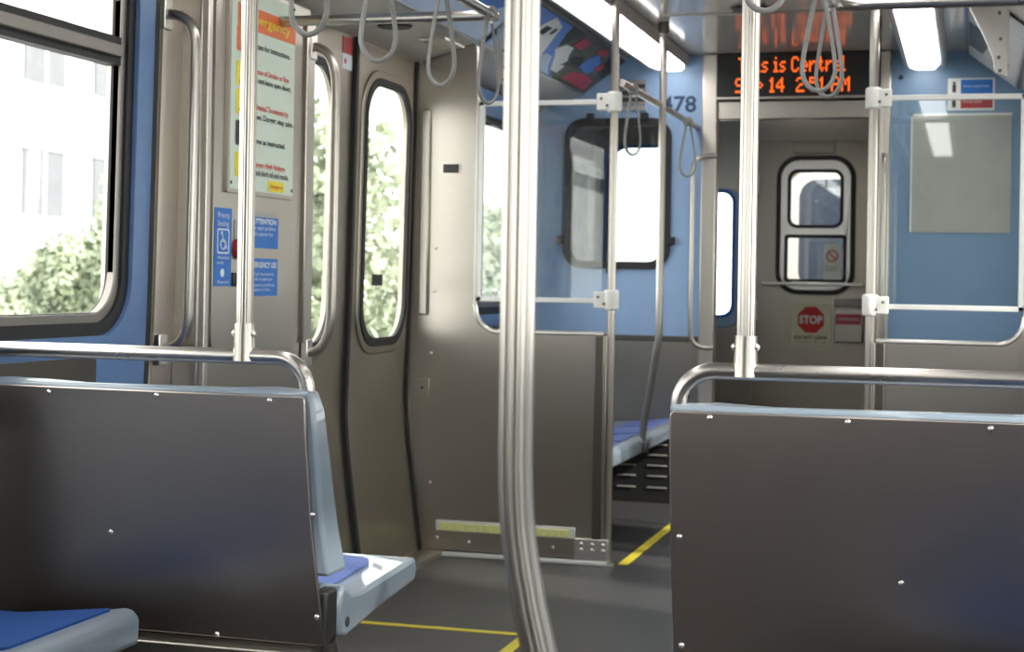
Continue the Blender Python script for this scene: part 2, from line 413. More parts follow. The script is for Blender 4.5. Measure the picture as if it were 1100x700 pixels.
# hinged cab window
cw = setting('window_9', (-1.8, YB, 1.24), 'black framed window in the blue bulkhead')
mb = MB(); plate(mb, rrect(-2.095, -1.515, 1.22, 2.015, .11), [rrect(-2.055, -1.555, 1.26, 1.975, .08)], FY(YB), -.02, .02); mb.build('frame', 'rubber', cw, 40, .003)
mb = MB(); plate(mb, rrect(-2.06, -1.55, 1.255, 1.98, .08), [], FY(YB), -.008, -.002); mb.build('pane', 'glassd', cw)
for x, z in ((-1.95, 2.02), (-1.66, 2.02), (-2.10, 1.37), (-1.51, 1.37), (-1.83, 1.215)):
    MB().box(x-.02, x+.02, YB-.035, YB, z-.02, z+.02).build('latch', 'rubber', cw, 30, .004)
# post at the bulkhead edge, and its mirror on the cab
tag(MB().box(-1.352, -1.274, YB-.05, YB+.05, 0, CEIL).build('trim_9', 'cream', None, 30, .006), kind='structure')
tag(MB().box(-.455, -.40, YB-.05, YB+.05, 0, CEIL).build('trim_10', 'cream', None, 30, .006), kind='structure')
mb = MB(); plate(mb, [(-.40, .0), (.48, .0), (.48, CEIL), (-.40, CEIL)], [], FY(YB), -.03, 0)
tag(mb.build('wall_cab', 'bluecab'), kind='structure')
tag(MB().box(-.43, -.40, YB+.05, Y1, 0, CEIL).build('wall_cab_side', 'panel'), kind='structure')
tag(MB().box(-1.274, -.455, YB-.02, YB+.06, 2.0, 2.095).build('trim_11', 'pole', None, 30, .006), kind='structure')
# end wall
mb = MB()
plate(mb, [(-2.32, 0), (-1.27, 0), (-1.27, CEIL), (-2.32, CEIL)], [rrect(-2.12, -1.70, 1.0, 1.97, .1), rrect(-1.60, -1.365, .96, 1.70, .06)], FY(Y1), -.04, 0)
plate(mb, [(-1.27, 2.02), (-.43, 2.02), (-.43, CEIL), (-1.27, CEIL)], [], FY(Y1), -.04, 0)
mb.box(-.53, .5, Y1, Y1+.04, 0, CEIL)
tag(mb.build('wall_front', 'panel'), kind='structure')
for i, (a, b_, c, d_, r) in enumerate(((-2.12, -1.70, 1.0, 1.97, .1), (-1.60, -1.365, .96, 1.70, .06))):
    ww = setting('window_%d' % (10+i), (a, Y1, c), 'end window beyond the bulkhead')
    mb = MB(); plate(mb, rrect(a-.06, b_+.045, c-.07, d_+.02, r+.03), [rrect(a+.005, b_-.005, c+.005, d_-.005, r)], FY(Y1), 0, .035); mb.build('surround', 'bluewall', ww, 40, .004)
    mb = MB(); plate(mb, rrect(a-.012, b_+.012, c-.012, d_+.012, r+.01), [rrect(a+.008, b_-.008, c+.008, d_-.008, r)], FY(Y1), .03, .042); mb.build('gasket', 'stkblue', ww, 40)
    mb = MB(); plate(mb, rrect(a, b_, c, d_, r), [], FY(Y1), -.02, -.015); mb.build('pane', 'glass', ww)
# end door
ed = setting('door_3', (CX, Y1, 0), 'steel end door with two small panes')
mb = MB(); plate(mb, [(-1.235, .0), (-.545, .0), (-.545, 2.0), (-1.235, 2.0)], [rrect(-1.085, -.685, 1.13, 1.885, .1)], FY(Y1), -.035, -.005); mb.build('leaf_panel', 'door', ed)
mb = MB(); plate(mb, rrect(-1.115, -.655, 1.095, 1.915, .13), [rrect(-1.09, -.68, 1.12, 1.89, .11)], FY(Y1), -.01, .015); mb.build('gasket', 'rubber', ed, 40)
mb = MB(); plate(mb, rrect(-1.09, -.68, 1.12, 1.89, .11), [rrect(-1.045, -.727, 1.49, 1.83, .06), rrect(-1.06, -.705, 1.17, 1.445, .02)], FY(Y1), -.01, .02); mb.build('sash', 'bright', ed, 40, .004)
for z0, z1, a, b_, r in ((1.49, 1.83, -1.045, -.727, .06), (1.17, 1.445, -1.06, -.705, .02)):
    mb = MB(); plate(mb, rrect(a-.004, b_+.004, z0-.004, z1+.004, r), [rrect(a+.016, b_-.016, z0+.016, z1-.016, r*.7)], FY(Y1), .005, .024); mb.build('pane_gasket', 'rubber', ed, 40)
    mb = MB(); plate(mb, rrect(a, b_, z0, z1, r), [], FY(Y1), 0, .005); mb.build('pane', 'glass', ed)
MB().box(-1.19, -.60, Y1-.075, Y1-.045, 1.15, 1.168).build('push_bar', 'bright', ed, 30, .004)
for x in (-1.17, -.63): MB().box(x-.012, x+.012, Y1-.05, Y1+.005, 1.15, 1.168).build('bar_bracket', 'bright', ed)
MB().box(-1.02, -.78, Y1-.012, Y1+.005, 1.93, 1.985).build('door_plate', 'panel', ed, 30, .003)
for z in (.3, 1.0, 1.75): MB().box(-1.25, -1.215, Y1-.02, Y1+.005, z-.06, z+.06).build('hinge', 'cream', ed, 30, .004)
mb = MB(); plate(mb, [(-1.275, 0), (-.525, 0), (-.525, 2.03), (-1.275, 2.03)], [[(-1.235, -.01), (-.545, -.01), (-.545, 2.0), (-1.235, 2.0)]], FY(Y1), -.04, .012)
tag(MB().box(-1.275, -1.237, Y1-.02, Y1+.04, 0, 2.03).box(-.543, -.525, Y1-.02, Y1+.04, 0, 2.03).box(-1.275, -.525, Y1-.02, Y1+.04, 2.002, 2.03).build('trim_12', 'panel'), kind='structure')
# cab fittings behind the bulkhead window
t = thing('cab_cabinet', 'grey equipment cabinet seen through the black framed bulkhead window', 'cabinet', (-2.05, 9.0, 0))
MB().box(-2.17, -2.06, 8.75, 9.15, 0, 1.8).build('body', 'darksteel', t, 30, .01)
MB().box(-2.062, -2.05, 8.8, 9.1, 1.0, 1.75).build('door', 'housing', t, 30, .004)
t = thing('grab_pole', 'thin slanted pole seen through the bulkhead window', 'grab pole', (-1.86, 9.1, 0))
MB().tube([(-2.06, 9.3, 0), (-2.06, 9.3, .9), (-2.0, 9.3, CEIL)], .014, 12).build('pole', 'pole', t)

# ================================================================== FLOOR MARKS
tag(MB().box(-2.12, -1.375, 5.07, 5.105, 0, .002).build('floor_line', 'yellow'), 'yellow stripe painted across the floor in front of the door', 'floor marking')
tag(MB().box(-1.385, -1.345, 4.2, 5.07, 0, .002).build('floor_line', 'yellow'), 'yellow stripe painted along the aisle behind the bent centre pole', 'floor marking')
tag(MB().box(-1.365, -1.325, 6.49, 8.2, 0, .002).build('floor_line', 'yellow'), 'yellow stripe painted on the floor beyond the windbreak, by the blue bench', 'floor marking')

# ================================================================== WINDBREAKS
def windbreak(sgn, label, loc):
    X = (lambda x: x) if sgn < 0 else mx
    F = lambda x, z, t: V((X(x), YW-t, z))
    t = thing('windbreak', label, 'windbreak', (loc, YW, 0))
    edge = [(CX-half(z)+.0, z) for z in (2.055, 1.9, 1.54, 1.2, 1.07, .9, .75, .61, .43, .21, .1, .02)]
    inner = [(-1.43, .02), (-1.43, .935)]
    arc = [(-1.88-.10*math.sin(a), 1.035-.10*math.cos(a)) for a in [k/8*PI/2 for k in range(9)]]
    out = edge + inner + arc + [(-1.985, 1.9), (-1.995, 2.13), (-2.01, 2.13)]
    mb = MB(); plate(mb, out, [], F, -.012, .012); mb.build('steel_panel', 'panel', t, 40, .003)
    # bright edging round the opening
    path = [(X(-1.43), YW-.004, .937), (X(-1.60), YW-.004, .937), (X(-1.88), YW-.004, .937)] + [(X(a), YW-.004, z) for a, z in arc] + [(X(-1.985), YW-.004, 1.05)]
    MB().tube(path, .011, 10).build('opening_edge', 'bright', t)
    MB().tube([(X(-1.985), YW-.004, 1.05), (X(-1.985), YW-.004, 1.9), (X(-1.993), YW-.004, 2.12)], .009, 10).build('opening_edge', 'bright', t)
    # dark gap and angle beside the pole
    MB().box(X(-1.465), X(-1.428), YW-.028, YW+.012, .02, .93).build('edge_channel', 'darksteel', t, 30, .003)
    MB().box(X(-1.428), X(-1.415), YW-.028, YW-.01, .02, .93).build('edge_channel', 'panel', t, 30, .002)
    # glass screen in its white frame
    mb = MB(); plate(mb, [(-1.975, 1.065), (-1.45, 1.065), (-1.45, 1.89), (-1.975, 1.89)], [[(-1.955, 1.083), (-1.43, 1.083), (-1.43, 1.872), (-1.955, 1.872)]], F, -.01, .014)
    mb = MB(); mb.box(X(-1.975), X(-1.955), YW-.014, YW+.01, 1.062, 1.89); mb.box(X(-1.975), X(-1.42), YW-.014, YW+.01, 1.062, 1.082); mb.box(X(-1.975), X(-1.42), YW-.014, YW+.01, 1.872, 1.892)
    mb.build('screen_frame', 'whitemetal', t, 30, .002)
    MB().box(X(-1.957), X(-1.445), YW-.004, YW+.003, 1.08, 1.874).build('glass_pane', 'glasst', t)
    for z in (1.077, 1.882):
        c = MB(); c.tube([(X(-1.405), YW, z-.042), (X(-1.405), YW, z-.036), (X(-1.405), YW, z+.036), (X(-1.405), YW, z+.042)], [.026, .031, .031, .026], 20)
        c.box(X(-1.475), X(-1.41), YW-.022, YW+.018, z-.034, z+.034)
        cl = c.build('clamp', 'white', t, 40, .008)
        for a_, b_ in ((-1.455, .012), (-1.43, -.016)): MB().dome((X(a_), YW-.028, z+b_), (0, -1, 0), .006, .005).build('screw', 'darksteel', cl)
    # reflective strip, floor trim, corner bracket
    MB().box(X(-2.135), X(-1.535), YW-.022, YW-.012, .10, .146).build('strip_housing', 'whitemetal', t, 30, .003)
    MB().box(X(-2.115), X(-1.56), YW-.026, YW-.02, .104, .136).build('strip_light_band', 'yelgreen', t, 30, .002)
    MB().box(X(-2.17), X(-1.40), YW-.05, YW-.01, 0, .016).build('floor_trim', 'whitemetal', t, 30, .004)
    br = MB().box(X(-1.535), X(-1.395), YW-.034, YW-.012, .016, .105).build('corner_bracket', 'bright', t, 30, .003)
    for x in (-1.505, -1.46, -1.415):
        for z in (.06, .083): MB().dome((X(x), YW-.034, z), (0, -1, 0), .009, .006).build('bolt', 'bright', br)
    for x, z in ((-2.19, .66), (-2.13, .072), (-1.99, .06), (-1.63, .06), (-2.16, 1.1), (-2.155, 1.28), (-2.165, .3), (-2.17, .84)):
        MB().dome((X(x), YW-.012, z), (0, -1, 0), .007, .004).build('rivet', 'bright', t)
    lk = MB().box(X(-2.235), X(-2.175), YW-.018, YW-.012, .655, .735).build('lock_plate', 'panel', t, 30, .002)
    MB().dome((X(-2.205), YW-.018, .695), (0, -1, 0), .006, .003).build('keyhole', 'rubber', lk)
    # folded corner flange along the car side
    mb = MB(); mb.box(X(-2.225), X(-2.185), YW-.03, YW-.012, 1.0, 1.86); mb.build('corner_angle', 'panel', t, 30, .006)
    ap = MB().box(X(-2.135), X(-2.052), YW-.015, YW-.012, 1.588, 1.637).build('slot_plate', 'pole', t)
    MB().box(X(-2.128), X(-2.060), YW-.018, YW-.014, 1.594, 1.631).build('slot', 'ink', ap)
    # end plate closing the poster cove above
    pl = [(mx(x), z) for x, z in ((-.06, CEIL), (.13, CEIL), (.122, 1.955), (.075, 1.972), (.067, 2.03), (.045, 2.085), (.025, 2.13), (-.02, 2.22))]
    mb = MB(); plate(mb, pl, [], F, -.01, .012); cp = mb.build('cove_end_plate', 'bright', t, 40, .003)
    for x, z in ((-1.875, 1.98), (-1.87, 2.03), (-1.875, 2.10), (-1.87, 2.2), (-1.86, 2.28)):
        MB().dome((X(x), YW-.012, z), (0, -1, 0), .007, .004).build('rivet', 'darksteel', cp)
    return t
windbreak(-1, 'steel windbreak with glass screen beside the sliding door, yellow strip near the floor', -1.8)
windbreak(1, 'steel windbreak with glass screen in front of the blue cab wall, right side', mx(-1.8))

# ================================================================== SEATS
def arcpts(c, r, a0, a1, n, u, v):
    return [V(c)+V(u)*(r*math.cos(a0+(a1-a0)*k/n))+V(v)*(r*math.sin(a0+(a1-a0)*k/n)) for k in range(n+1)]
YS = 3.28
def transverse_seat(xa, sgn, xw, label, lean=1):
    """xa = aisle edge, sgn = direction (in x) toward the wall, xw = wall end"""
    t = thing('transverse_seat', label, 'train seat', ((xa+xw)/2, YS+.25, 0))
    s = sgn
    X = lambda d: xa+s*d
    Wd = abs(xw-xa)
    F = lambda x, z, q: V((x, YS-q, z))
    # brushed back panel, aisle edge leaning outward toward the bottom
    out = [(X(-.052*lean), .352), (X(-.045*lean), .42), (X(-.02*lean), .60), (X(-.003*lean), .80), (X(.0), .872), (X(.002), .885), (X(.008), .890), (X(Wd), .893), (X(Wd), .358)]
    mb = MB(); plate(mb, out, [], F, 0, .012); mb.build('back_panel', 'seatback', t, 40, .003)
    # moulded shell in front of the panel
    sh = -.055 if lean > 0 else .010
    secs = [(.50, sh-.003*lean, .108), (.60, sh*.78, .092), (.75, sh*.5, .078), (.86, sh*.3, .066), (.902, -.004, .056)]
    mb = MB(); vs = []; NP = 9
    for z, d, th in secs:
        zz = z
        row = [(X(d), YS+.002, zz), (X(d), YS+th, zz)]
        for k in range(1, NP):
            x = d+(Wd-d)*k/NP
            wv = .006*math.cos(k/NP*4*PI)
            row.append((X(x), YS+th-.006+wv, zz + (.006*math.cos(k/NP*2.2*PI) if z > .9 else 0)))
        row += [(X(Wd), YS+th, zz), (X(Wd), YS+.002, zz)]
        vs.append(row)
    m_ = len(vs[0]); flat = [p for r in vs for p in r]
    fs = [(i*m_+j, i*m_+(j+1) % m_, (i+1)*m_+(j+1) % m_, (i+1)*m_+j) for i in range(len(secs)-1) for j in range(m_)]
    fs += [tuple(range(m_)), tuple((len(secs)-1)*m_+j for j in range(m_-1, -1, -1))]
    mb.add(flat, fs); mb.build('backrest', 'shell', t, 45, .010)
    # seat pan: side profile extruded across
    prof = [(.085, .475), (.10, .452), (.13, .443), (.20, .438), (.50, .452), (.555, .457), (.572, .445), (.575, .43), (.568, .402), (.555, .395), (.30, .375), (.10, .352), (.065, .36), (.055, .40), (.065, .45)]
    mb = MB(); G = lambda a, b, q: V((q, YS+a, b))
    mb.prism(prof, G, X(-.062 if lean > 0 else .0), X(Wd)); sp = mb.build('seat_pan', 'shell', t, 45, .010)
    MB().dome((X(-.063 if lean > 0 else -.001), YS+.10, .385), (-s, 0, 0), .012, .003).build('bolt_hole', 'ink', sp)
    # dished cushions
    nseat = 2; cwid = (Wd-.02)/nseat
    for k in range(nseat):
        a = X(.0+k*cwid+.02); b_ = X((k+1)*cwid-.02)
        lo, hi = sorted((a, b_))
        mb = MB(); plate(mb, rrect(lo, hi, YS+.14, YS+.49, .05), [], lambda x, y, q: V((x, y, .442+(y-YS-.2)*.045+q)), -.002, .006); mb.build('cushion', 'ribs', t, 40, .004)
        mb = MB(); plate(mb, rrect(lo, hi, .53, .86, .05), [], lambda x, z, q: V((x, YS+.125-(z-.5)*.13+q, z)), -.03, .004); mb.build('back_cushion', 'ribs', t, 40, .004)
    # understructure
    lo, hi = sorted((X(-.045*lean), X(Wd)))
    MB().box(lo, hi, YS-.008, YS+.05, .325, .352).build('back_channel', 'darksteel', t)
    bm_ = MB().box(lo+(.02 if s < 0 else .02), hi-.02, YS-.03, YS+.03, .272, .338).build('cross_beam', 'panel', t, 30, .004)
    for q in (.16, .50): MB().dome((X(q), YS-.03, .305), (0, -1, 0), .006, .004).build('beam_screw', 'bright', bm_)
    MB().box(X(-.056 if lean > 0 else .035), X(-.02 if lean > 0 else .07), YS-.006, YS+.06, .27, .47).build('side_bracket', 'rubber', t, 30, .008)
    MB().tube([(X(-.045*lean), YS+.02, .36), (X(-.05*lean), YS+.04, .31), (X(-.06*lean), YS+.07, .275), (X(-.06*lean), YS+.10, .265)], .022, 12).build('frame_foot', 'darksteel', t)
    MB().box(X(.02), X(.10), YS+.1, YS+.18, 0, .34).build('leg', 'darksteel', t, 30, .01)
    MB().box(X(.0), X(.12), YS+.04, YS+.24, 0, .02).build('foot_plate', 'darksteel', t, 30, .005)
    MB().box(X(.14), X(Wd), YS+.06, YS+.46, .28, .34).build('under_frame', 'darksteel', t, 30, .01)
    # screws of the back panel
    for d, z in ((.083, .879), (.357, .881), (.628, .879), ((-.022 if lean > 0 else .025), .635), (.465, .570), ((-.036 if lean > 0 else .033), .415), (.20, .36)):
        MB().dome((X(d), YS-.012, z), (0, -1, 0), .0062, .005).build('screw', 'bright', t)
    # grab rail bolted in behind the backrest
    r = .070; zr = .972; yr = YS+.030
    path = [(X(.012), yr, .84), (X(.012), yr, .895)]
    cx_ = .012+.075; 
    path += [(X(cx_-.075*math.cos(a)), yr, .897+.075*math.sin(a)) for a in [k/10*PI/2 for k in range(1, 11)]]
    path += [(X(.2), yr, .972), (X(.5), yr, .972), (X(Wd), yr, .972)]
    MB().tube(path, .0172, 24).build('grab_rail', 'rail', t)
    return t
sl = transverse_seat(-1.385, -1, -2.235, 'blue bench seat on the left, its dark brushed steel back toward the camera')
sr = transverse_seat(-.586, 1, .345, 'blue bench seat at right, its brushed steel back filling the corner', -.35)
def seat_pole(x, label):
    y = YS+.030
    t = thing('grab_pole', label, 'grab pole', (x, y, .98))
    MB().tube([(x, y, 1.0), (x, y, 1.4), (x, y, CEIL-.01)], .0185, 48, .06).build('pole', 'pole', t, 20)
    so_ = MB().tube([(x, y, .962), (x, y, .985), (x, y, 1.045)], [.027, .0245, .0225], 24).build('socket', 'pole', t, 40)
    for k in (-1, 1):
        MB().dome((x+k*.0225, y-.004, 1.022), (k, -.2, 0), .008, .007).build('socket_screw', 'bright', so_)
    MB().tube([(x, y, CEIL-.02), (x, y, CEIL)], .035, 24).build('ceiling_flange', 'pole', t)
    return t
seat_pole(-1.550, 'steel pole rising from the rail of the left bench seat')
seat_pole(-.438, 'steel pole rising from the rail of the right bench seat')

def bench(label, y0, y1, xf, sgn, name='side_bench', ztop=.45, insert='fabric'):
    """longitudinal bench; xf front edge, sgn toward the wall"""
    xw = CX+sgn*1.31
    t = thing(name, label, 'train seat', ((xf+xw)/2, (y0+y1)/2, 0))
    D = abs(xw-xf); X = lambda d: xf+sgn*d
    prof = [(0, ztop-.075), (-.002, ztop-.02), (.012, ztop-.002), (.03, ztop), (.10, ztop-.012), (D*.5, ztop-.03), (D-.11, ztop-.03), (D-.07, ztop), (D-.05, ztop-.09), (.05, ztop-.09)]
    mb = MB(); mb.prism(prof, lambda a, b_, q: V((X(a), q, b_)), y0, y1); mb.build('seat_pan', 'shell', t, 45, .012)
    n_ = max(1, round((y1-y0)/.5)); wd = (y1-y0)/n_
    for k in range(n_):
        lo, hi = sorted((X(.05), X(D-.12)))
        def zf(x, y, q):
            d = abs(x-xf); return V((x, y, ztop-.003-(min(d, D*.5)-.04)*.11+q if d < D*.5 else ztop-.003-(D*.5-.04)*.11+q))
        mb = MB(); plate(mb, rrect(lo, hi, y0+k*wd+.03, y0+(k+1)*wd-.03, .012), [], zf, -.01, .006, .08); mb.build('seat_insert', insert, t, 40)
    mb = MB(); mb.prism([(D-.12, ztop), (D-.06, .86), (D-.02, .88), (D-.0, .86), (D-.01, ztop-.05), (D-.08, ztop-.05)], lambda a, b_, q: V((X(a), q, b_)), y0, y1); mb.build('backrest', 'shell', t, 45, .01)
    if insert == 'fabric': MB().box(X(.16), X(D-.06), y0+.03, y1-.03, .0, ztop-.1).build('heater_box', 'grille', t)
    else: MB().box(X(D-.12), X(D-.02), y0, y1, .25, ztop-.09).build('wall_bracket', 'darksteel', t)
    return t
bench('blue cushioned wall bench at the bottom left, in front of the steel back', 1.3, 3.07, -1.665, -1)
bench('blue wall bench below the tall window, near right', .9, 3.07, mx(-1.665), 1)
bench('small blue bench beyond the windbreak by the bulkhead', 6.53, 8.36, -1.425, -1, insert='ribs')

# ================================================================== POLES
def wb_pole(x, label):
    t = thing('grab_pole', label, 'grab pole', (x, YW, 0))
    MB().tube([(x, YW, .0), (x, YW, 1.2), (x, YW, CEIL)], .0165, 48, .05).build('pole', 'pole', t, 20)
    MB().tube([(x, YW, 0), (x, YW, .012)], .03, 20).build('floor_flange', 'bright', t)
    for z in (2.16, 2.10): pass
    return t
wb_pole(-1.405, 'upright steel pole at the end of the left windbreak')
wb_pole(mx(-1.405), 'upright steel pole with white clamps at the end of the right windbreak')
# big bent pole in the foreground
cx0, cy0 = -.501, 1.80
t = thing('grab_pole', 'large fluted steel pole bending near its foot in the foreground', 'grab pole', (cx0, cy0, .4))
path = [(cx0, cy0, z) for z in (CEIL, 2.0, 1.6, 1.2, .99, .95)]
ctl = [(-.500, .915), (-.4985, .885), (-.4955, .855), (-.490, .82), (-.481, .775), (-.470, .73), (-.457, .68), (-.440, .62), (-.415, .54), (-.39, .46)]
path += [(x, cy0, z) for x, z in ctl] + [(-.36, cy0, .39), (-.30, cy0, .36), (-.2, cy0, .36), (mx(-1.665)+.03, cy0, .37)]
MB().tube(path, .0202, 64, .055).build('pole', 'pole', t, 20)
MB().tube([(cx0, cy0, CEIL-.02), (cx0, cy0, CEIL)], .04, 24).build('ceiling_flange', 'pole', t)
# poles from bench edge to ceiling beyond the windbreaks
def bench_pole(s, label):
    X = (lambda x: x) if s < 0 else mx
    t = thing('grab_pole', label, 'grab pole', (X(-1.37), 7.3, .4))
    path = [(X(-1.362), 7.3, z) for z in (CEIL, 2.0, 1.5, 1.0, .92)] + [(X(-1.365), 7.3, .88), (X(-1.373), 7.3, .84), (X(-1.388), 7.3, .74), (X(-1.41), 7.3, .60), (X(-1.430), 7.3, .47), (X(-1.435), 7.3, .41)]
    MB().tube(path, .0165, 40, .05).build('pole', 'pole', t, 20)
    MB().box(X(-1.455), X(-1.405), 7.27, 7.33, .375, .425).build('edge_clamp', 'darksteel', t, 30, .006)
    MB().tube([(X(-1.362), 7.3, CEIL-.05), (X(-1.362), 7.3, CEIL)], .025, 20).build('top_socket', 'darksteel', t)
bench_pole(-1, 'thin steel pole bending down to the edge of the small rear bench')
bench_pole(1, 'thin steel pole standing close behind the right windbreak pole')

# ================================================================== OVERHEAD RAILS
def rail_thing(label, path, r=.016, brs=()):
    t = thing('overhead_rail', label, 'grab rail', path[0])
    MB().tube(path, r, 20).build('rail', 'rail', t)
    for p in brs:
        MB().tube([p, (p[0], p[1], CEIL)], .011, 12).build('hanger', 'pole', t)
        MB().tube([(p[0], p[1]-.03, p[2]), (p[0], p[1]+.03, p[2])], r*1.35, 16).build('collar', 'pole', t)
    return t
ZR = 1.965; ZRL = 1.965
xl, xr = -1.43, -.40
rail_thing('overhead rail running across from the longitudinal rail to the left wall above the sliding door', [(-2.24, 4.79, ZRL), (-1.8, 4.79, ZRL), (xl, 4.79, ZRL)], .0165)
rail_thing('overhead rail over the left seats carrying the row of hanging straps', [(xl, -2.5, ZR), (xl, 2, ZR), (xl, 4.82, ZR)], .016, ((xl, 4.3, ZR), (xl, 2.6, ZR)))
pr = [(xr, -2.5, ZR), (xr, 2, ZR), (xr, 4.70, ZR)] + [(xr+.09-.09*math.cos(a), 4.70+.09*math.sin(a), ZR) for a in [k/6*PI/2 for k in range(1, 7)]] + [(0, 4.79, ZR), (.45, 4.79, ZR)]
rail_thing('overhead rail bending toward the right wall at the top right', pr, .0175, ((xr, 3.0, ZR),))
rail_thing('overhead rail from the left windbreak pole to the bulkhead post', [(-1.38, YW+.02, 1.962), (-1.38, 7.3, 1.962), (-1.38, YB, 1.962)], .015)

# ================================================================== HANGING STRAPS
def strap_base(label, loc, L=.28, W=.088, rz=0):
    t = thing('hanging_strap', label, 'hanging strap', loc, 'straps hanging from the overhead rails')
    pts = []; N = 28
    for k in range(N):
        a = 2*PI*k/N; z = -L/2-math.cos(a)*L/2 + 0
        u = (1-math.cos(a))/2           # 0 at bottom ... 1 at top
        u = min(1, max(0, (z+L)/L))
        wd = W/2*math.sqrt(max(0, 1-((u-.22)/.22)**2)) if u < .22 else W/2*(1-.86*((u-.22)/.78)**1.25)
        sg = 1 if math.sin(a) >= 0 else -1
        pts.append((sg*wd if 0 < k < N and k != N//2 else 0, 0, z))
    pts = [V(p)+V(loc) for p in pts]
    MB().tube(pts, .0045, 10, closed=True, flat=1.5).build('loop', 'strap', t, 60)
    c = V(loc); MB().tube([c+V((0, -.012, 0)), c+V((0, .012, 0))], .024, 18).build('hook', 'strap', t)
    MB().tube([c+V((0, 0, .0)), c+V((0, 0, -.03))], .01, 12).build('swivel', 'bright', t)
    t.rotation_euler.z = rz
    return t
s0 = strap_base('hanging strap loop nearest the emergency sign, first of the left row', (xl, 3.36, ZR), .275)
dup(s0, (xl, 3.80, ZR), .25, 'hanging strap loop above the left sliding door leaf, second of the left row')
dup(s0, (xl, 4.30, ZR), -.25, 'hanging strap loop left of the big bent pole, third of the left row')
dup(s0, (xl, 4.76, ZR), 1.1, 'hanging strap loop half hidden behind the top of the bent pole')
dup(s0, (xr, 3.22, ZR), .1, 'hanging strap loop just right of the right seat pole, cut by the photo top')
dup(s0, (xr-.0, 4.40, ZR-.02), .1, 'lower hanging strap loop in front of the orange display')
dup(s0, (xr+.00, 4.72, ZR), -.5, 'upper hanging strap loop behind another one at the orange display')
dup(s0, (-1.38, 6.72, 1.962), .9, 'hanging strap loop on the rear rail right beside the windbreak pole')
dup(s0, (-1.38, 8.1, 1.962), .5, 'hanging strap loop below the black numerals on the bulkhead')

# ================================================================== GRAB HANDLES
def handle(label, pts, r=.014, rad=.07, brackets=True, mat='pole'):
    """pts: foot, corner, corner, foot -> rounded D"""
    P = [V(p) for p in pts]; path = [P[0]]
    for i in (1, 2):
        a = (P[i-1]-P[i]).normalized(); b_ = (P[i+1]-P[i]).normalized(); q = min(rad, (P[i-1]-P[i]).length*.95, (P[i+1]-P[i]).length*.45)
        q2 = min(rad, (P[i-1]-P[i]).length*.95); q3 = min(rad, (P[i+1]-P[i]).length*.95)
        if (P[i-1]-P[i]).length > (P[i+1]-P[i]).length: q2 = min(q2, rad)
        s_, e_ = P[i]+a*q2, P[i]+b_*q3
        for k in range(9):
            f = k/8; path.append(s_*(1-f)**2+P[i]*2*f*(1-f)+e_*f*f)
    path.append(P[3])
    t = thing('grab_bar', label, 'grab handle', tuple(P[0]))
    MB().tube(path, r, 20).build('bar', mat, t)
    if brackets:
        for p in (P[0], P[3]):
            MB().box(p.x-.012, p.x+.012, p.y-.024, p.y+.024, p.z-.045, p.z+.045).build('bracket', 'bright', t, 30, .004)
    return t
xs = LW(0, 1.2, 0).x
handle('vertical grab handle on the pale strip beside the blue window surround', [(xs+.018, 4.20, 1.895), (xs+.115, 4.20, 1.895), (xs+.105, 4.20, .94), (xs+.018, 4.20, .935)], .015, .10)
handle('curved vertical grab handle between the emergency sign and the door glass', [(xs+.10, 5.075, 1.925), (xs+.188, 5.085, 1.925), (xs+.182, 5.085, .895), (xs+.10, 5.075, .895)], .0155, .16)
handle('vertical grab handle on the edge post of the left blue bulkhead', [(-1.275, YB-.05, 1.81), (-1.385, YB-.11, 1.81), (-1.385, YB-.11, .82), (-1.275, YB-.05, .82)], .012, .09, False)
handle('vertical grab handle on the edge post of the right blue cab wall', [(-.43, YB-.05, 1.81), (-.42, YB-.13, 1.81), (-.42, YB-.13, .82), (-.43, YB-.05, .82)], .012, .08, False)

# ================================================================== CEILING LIGHTS
def light(s, y0, y1, label, end):
    X = (lambda h: CX-h) if s < 0 else (lambda h: CX+h)
    t = thing('ceiling_light', label, 'ceiling light', (X(.6), (y0+y1)/2, 2.25), 'ceiling lights in two rows')
    cut = .18 if end else 0; ze = 2.25 if s < 0 else 2.232
    i0, o0 = (.542, .70) if s < 0 else (.586, .728)
    e1 = y1+(.02 if end else 0); hw = .006 if s < 0 else .035
    mb = MB(); mb.prism([(i0-hw, y0), (o0+.03, y0), (o0+.03, e1), (i0-hw, e1)], lambda a, b_, q: V((X(a), b_, q)), ze+.022, CEIL)
    mb.build('housing', 'housing', t, 30, .004)
    dif = [(i0, y0+.004), (o0, y0+.004), (o0, y1-cut-.004), (o0-.03, y1-.004), (i0+.03, y1-.004), (i0, y1-cut*.5-.004)]
    mb = MB(); mb.prism(dif, lambda a, b_, q: V((X(a), b_, q)), ze, ze+.024); mb.build('diffuser', 'lamp', t)
    for a in ((o0+.016,) if s < 0 else (i0-.014, o0+.016)):
        mb = MB(); mb.prism([(a-.009, y0), (a+.009, y0), (a+.009, y1), (a-.009, y1)], lambda a_, b_, q: V((X(a_), b_, q)), ze+.004, ze+.024); mb.build('edge_strip', 'pole', t, 30, .003)
    return t
ys = [8.34, 6.78, 5.24, 3.70, 2.16, .62, -.92]
nm = ['front', 'second', 'third', 'fourth', 'fifth', 'sixth']
for s in (-1, 1):
    for k in range(6):
        if k == 0: lab = 'lit ceiling strip light ending at the blue %s' % ('bulkhead, left row' if s < 0 else 'cab wall, right row')
        elif k == 1: lab = 'lit ceiling strip light cut by the photo top, %s' % ('beside the posters, left row' if s < 0 else 'above the right windbreak, right row')
        else: lab = 'lit ceiling strip light overhead, %s from the bulkhead in the %s row' % (nm[k], 'left' if s < 0 else 'right')
        light(s, ys[k+1], ys[k], lab, k == 0)

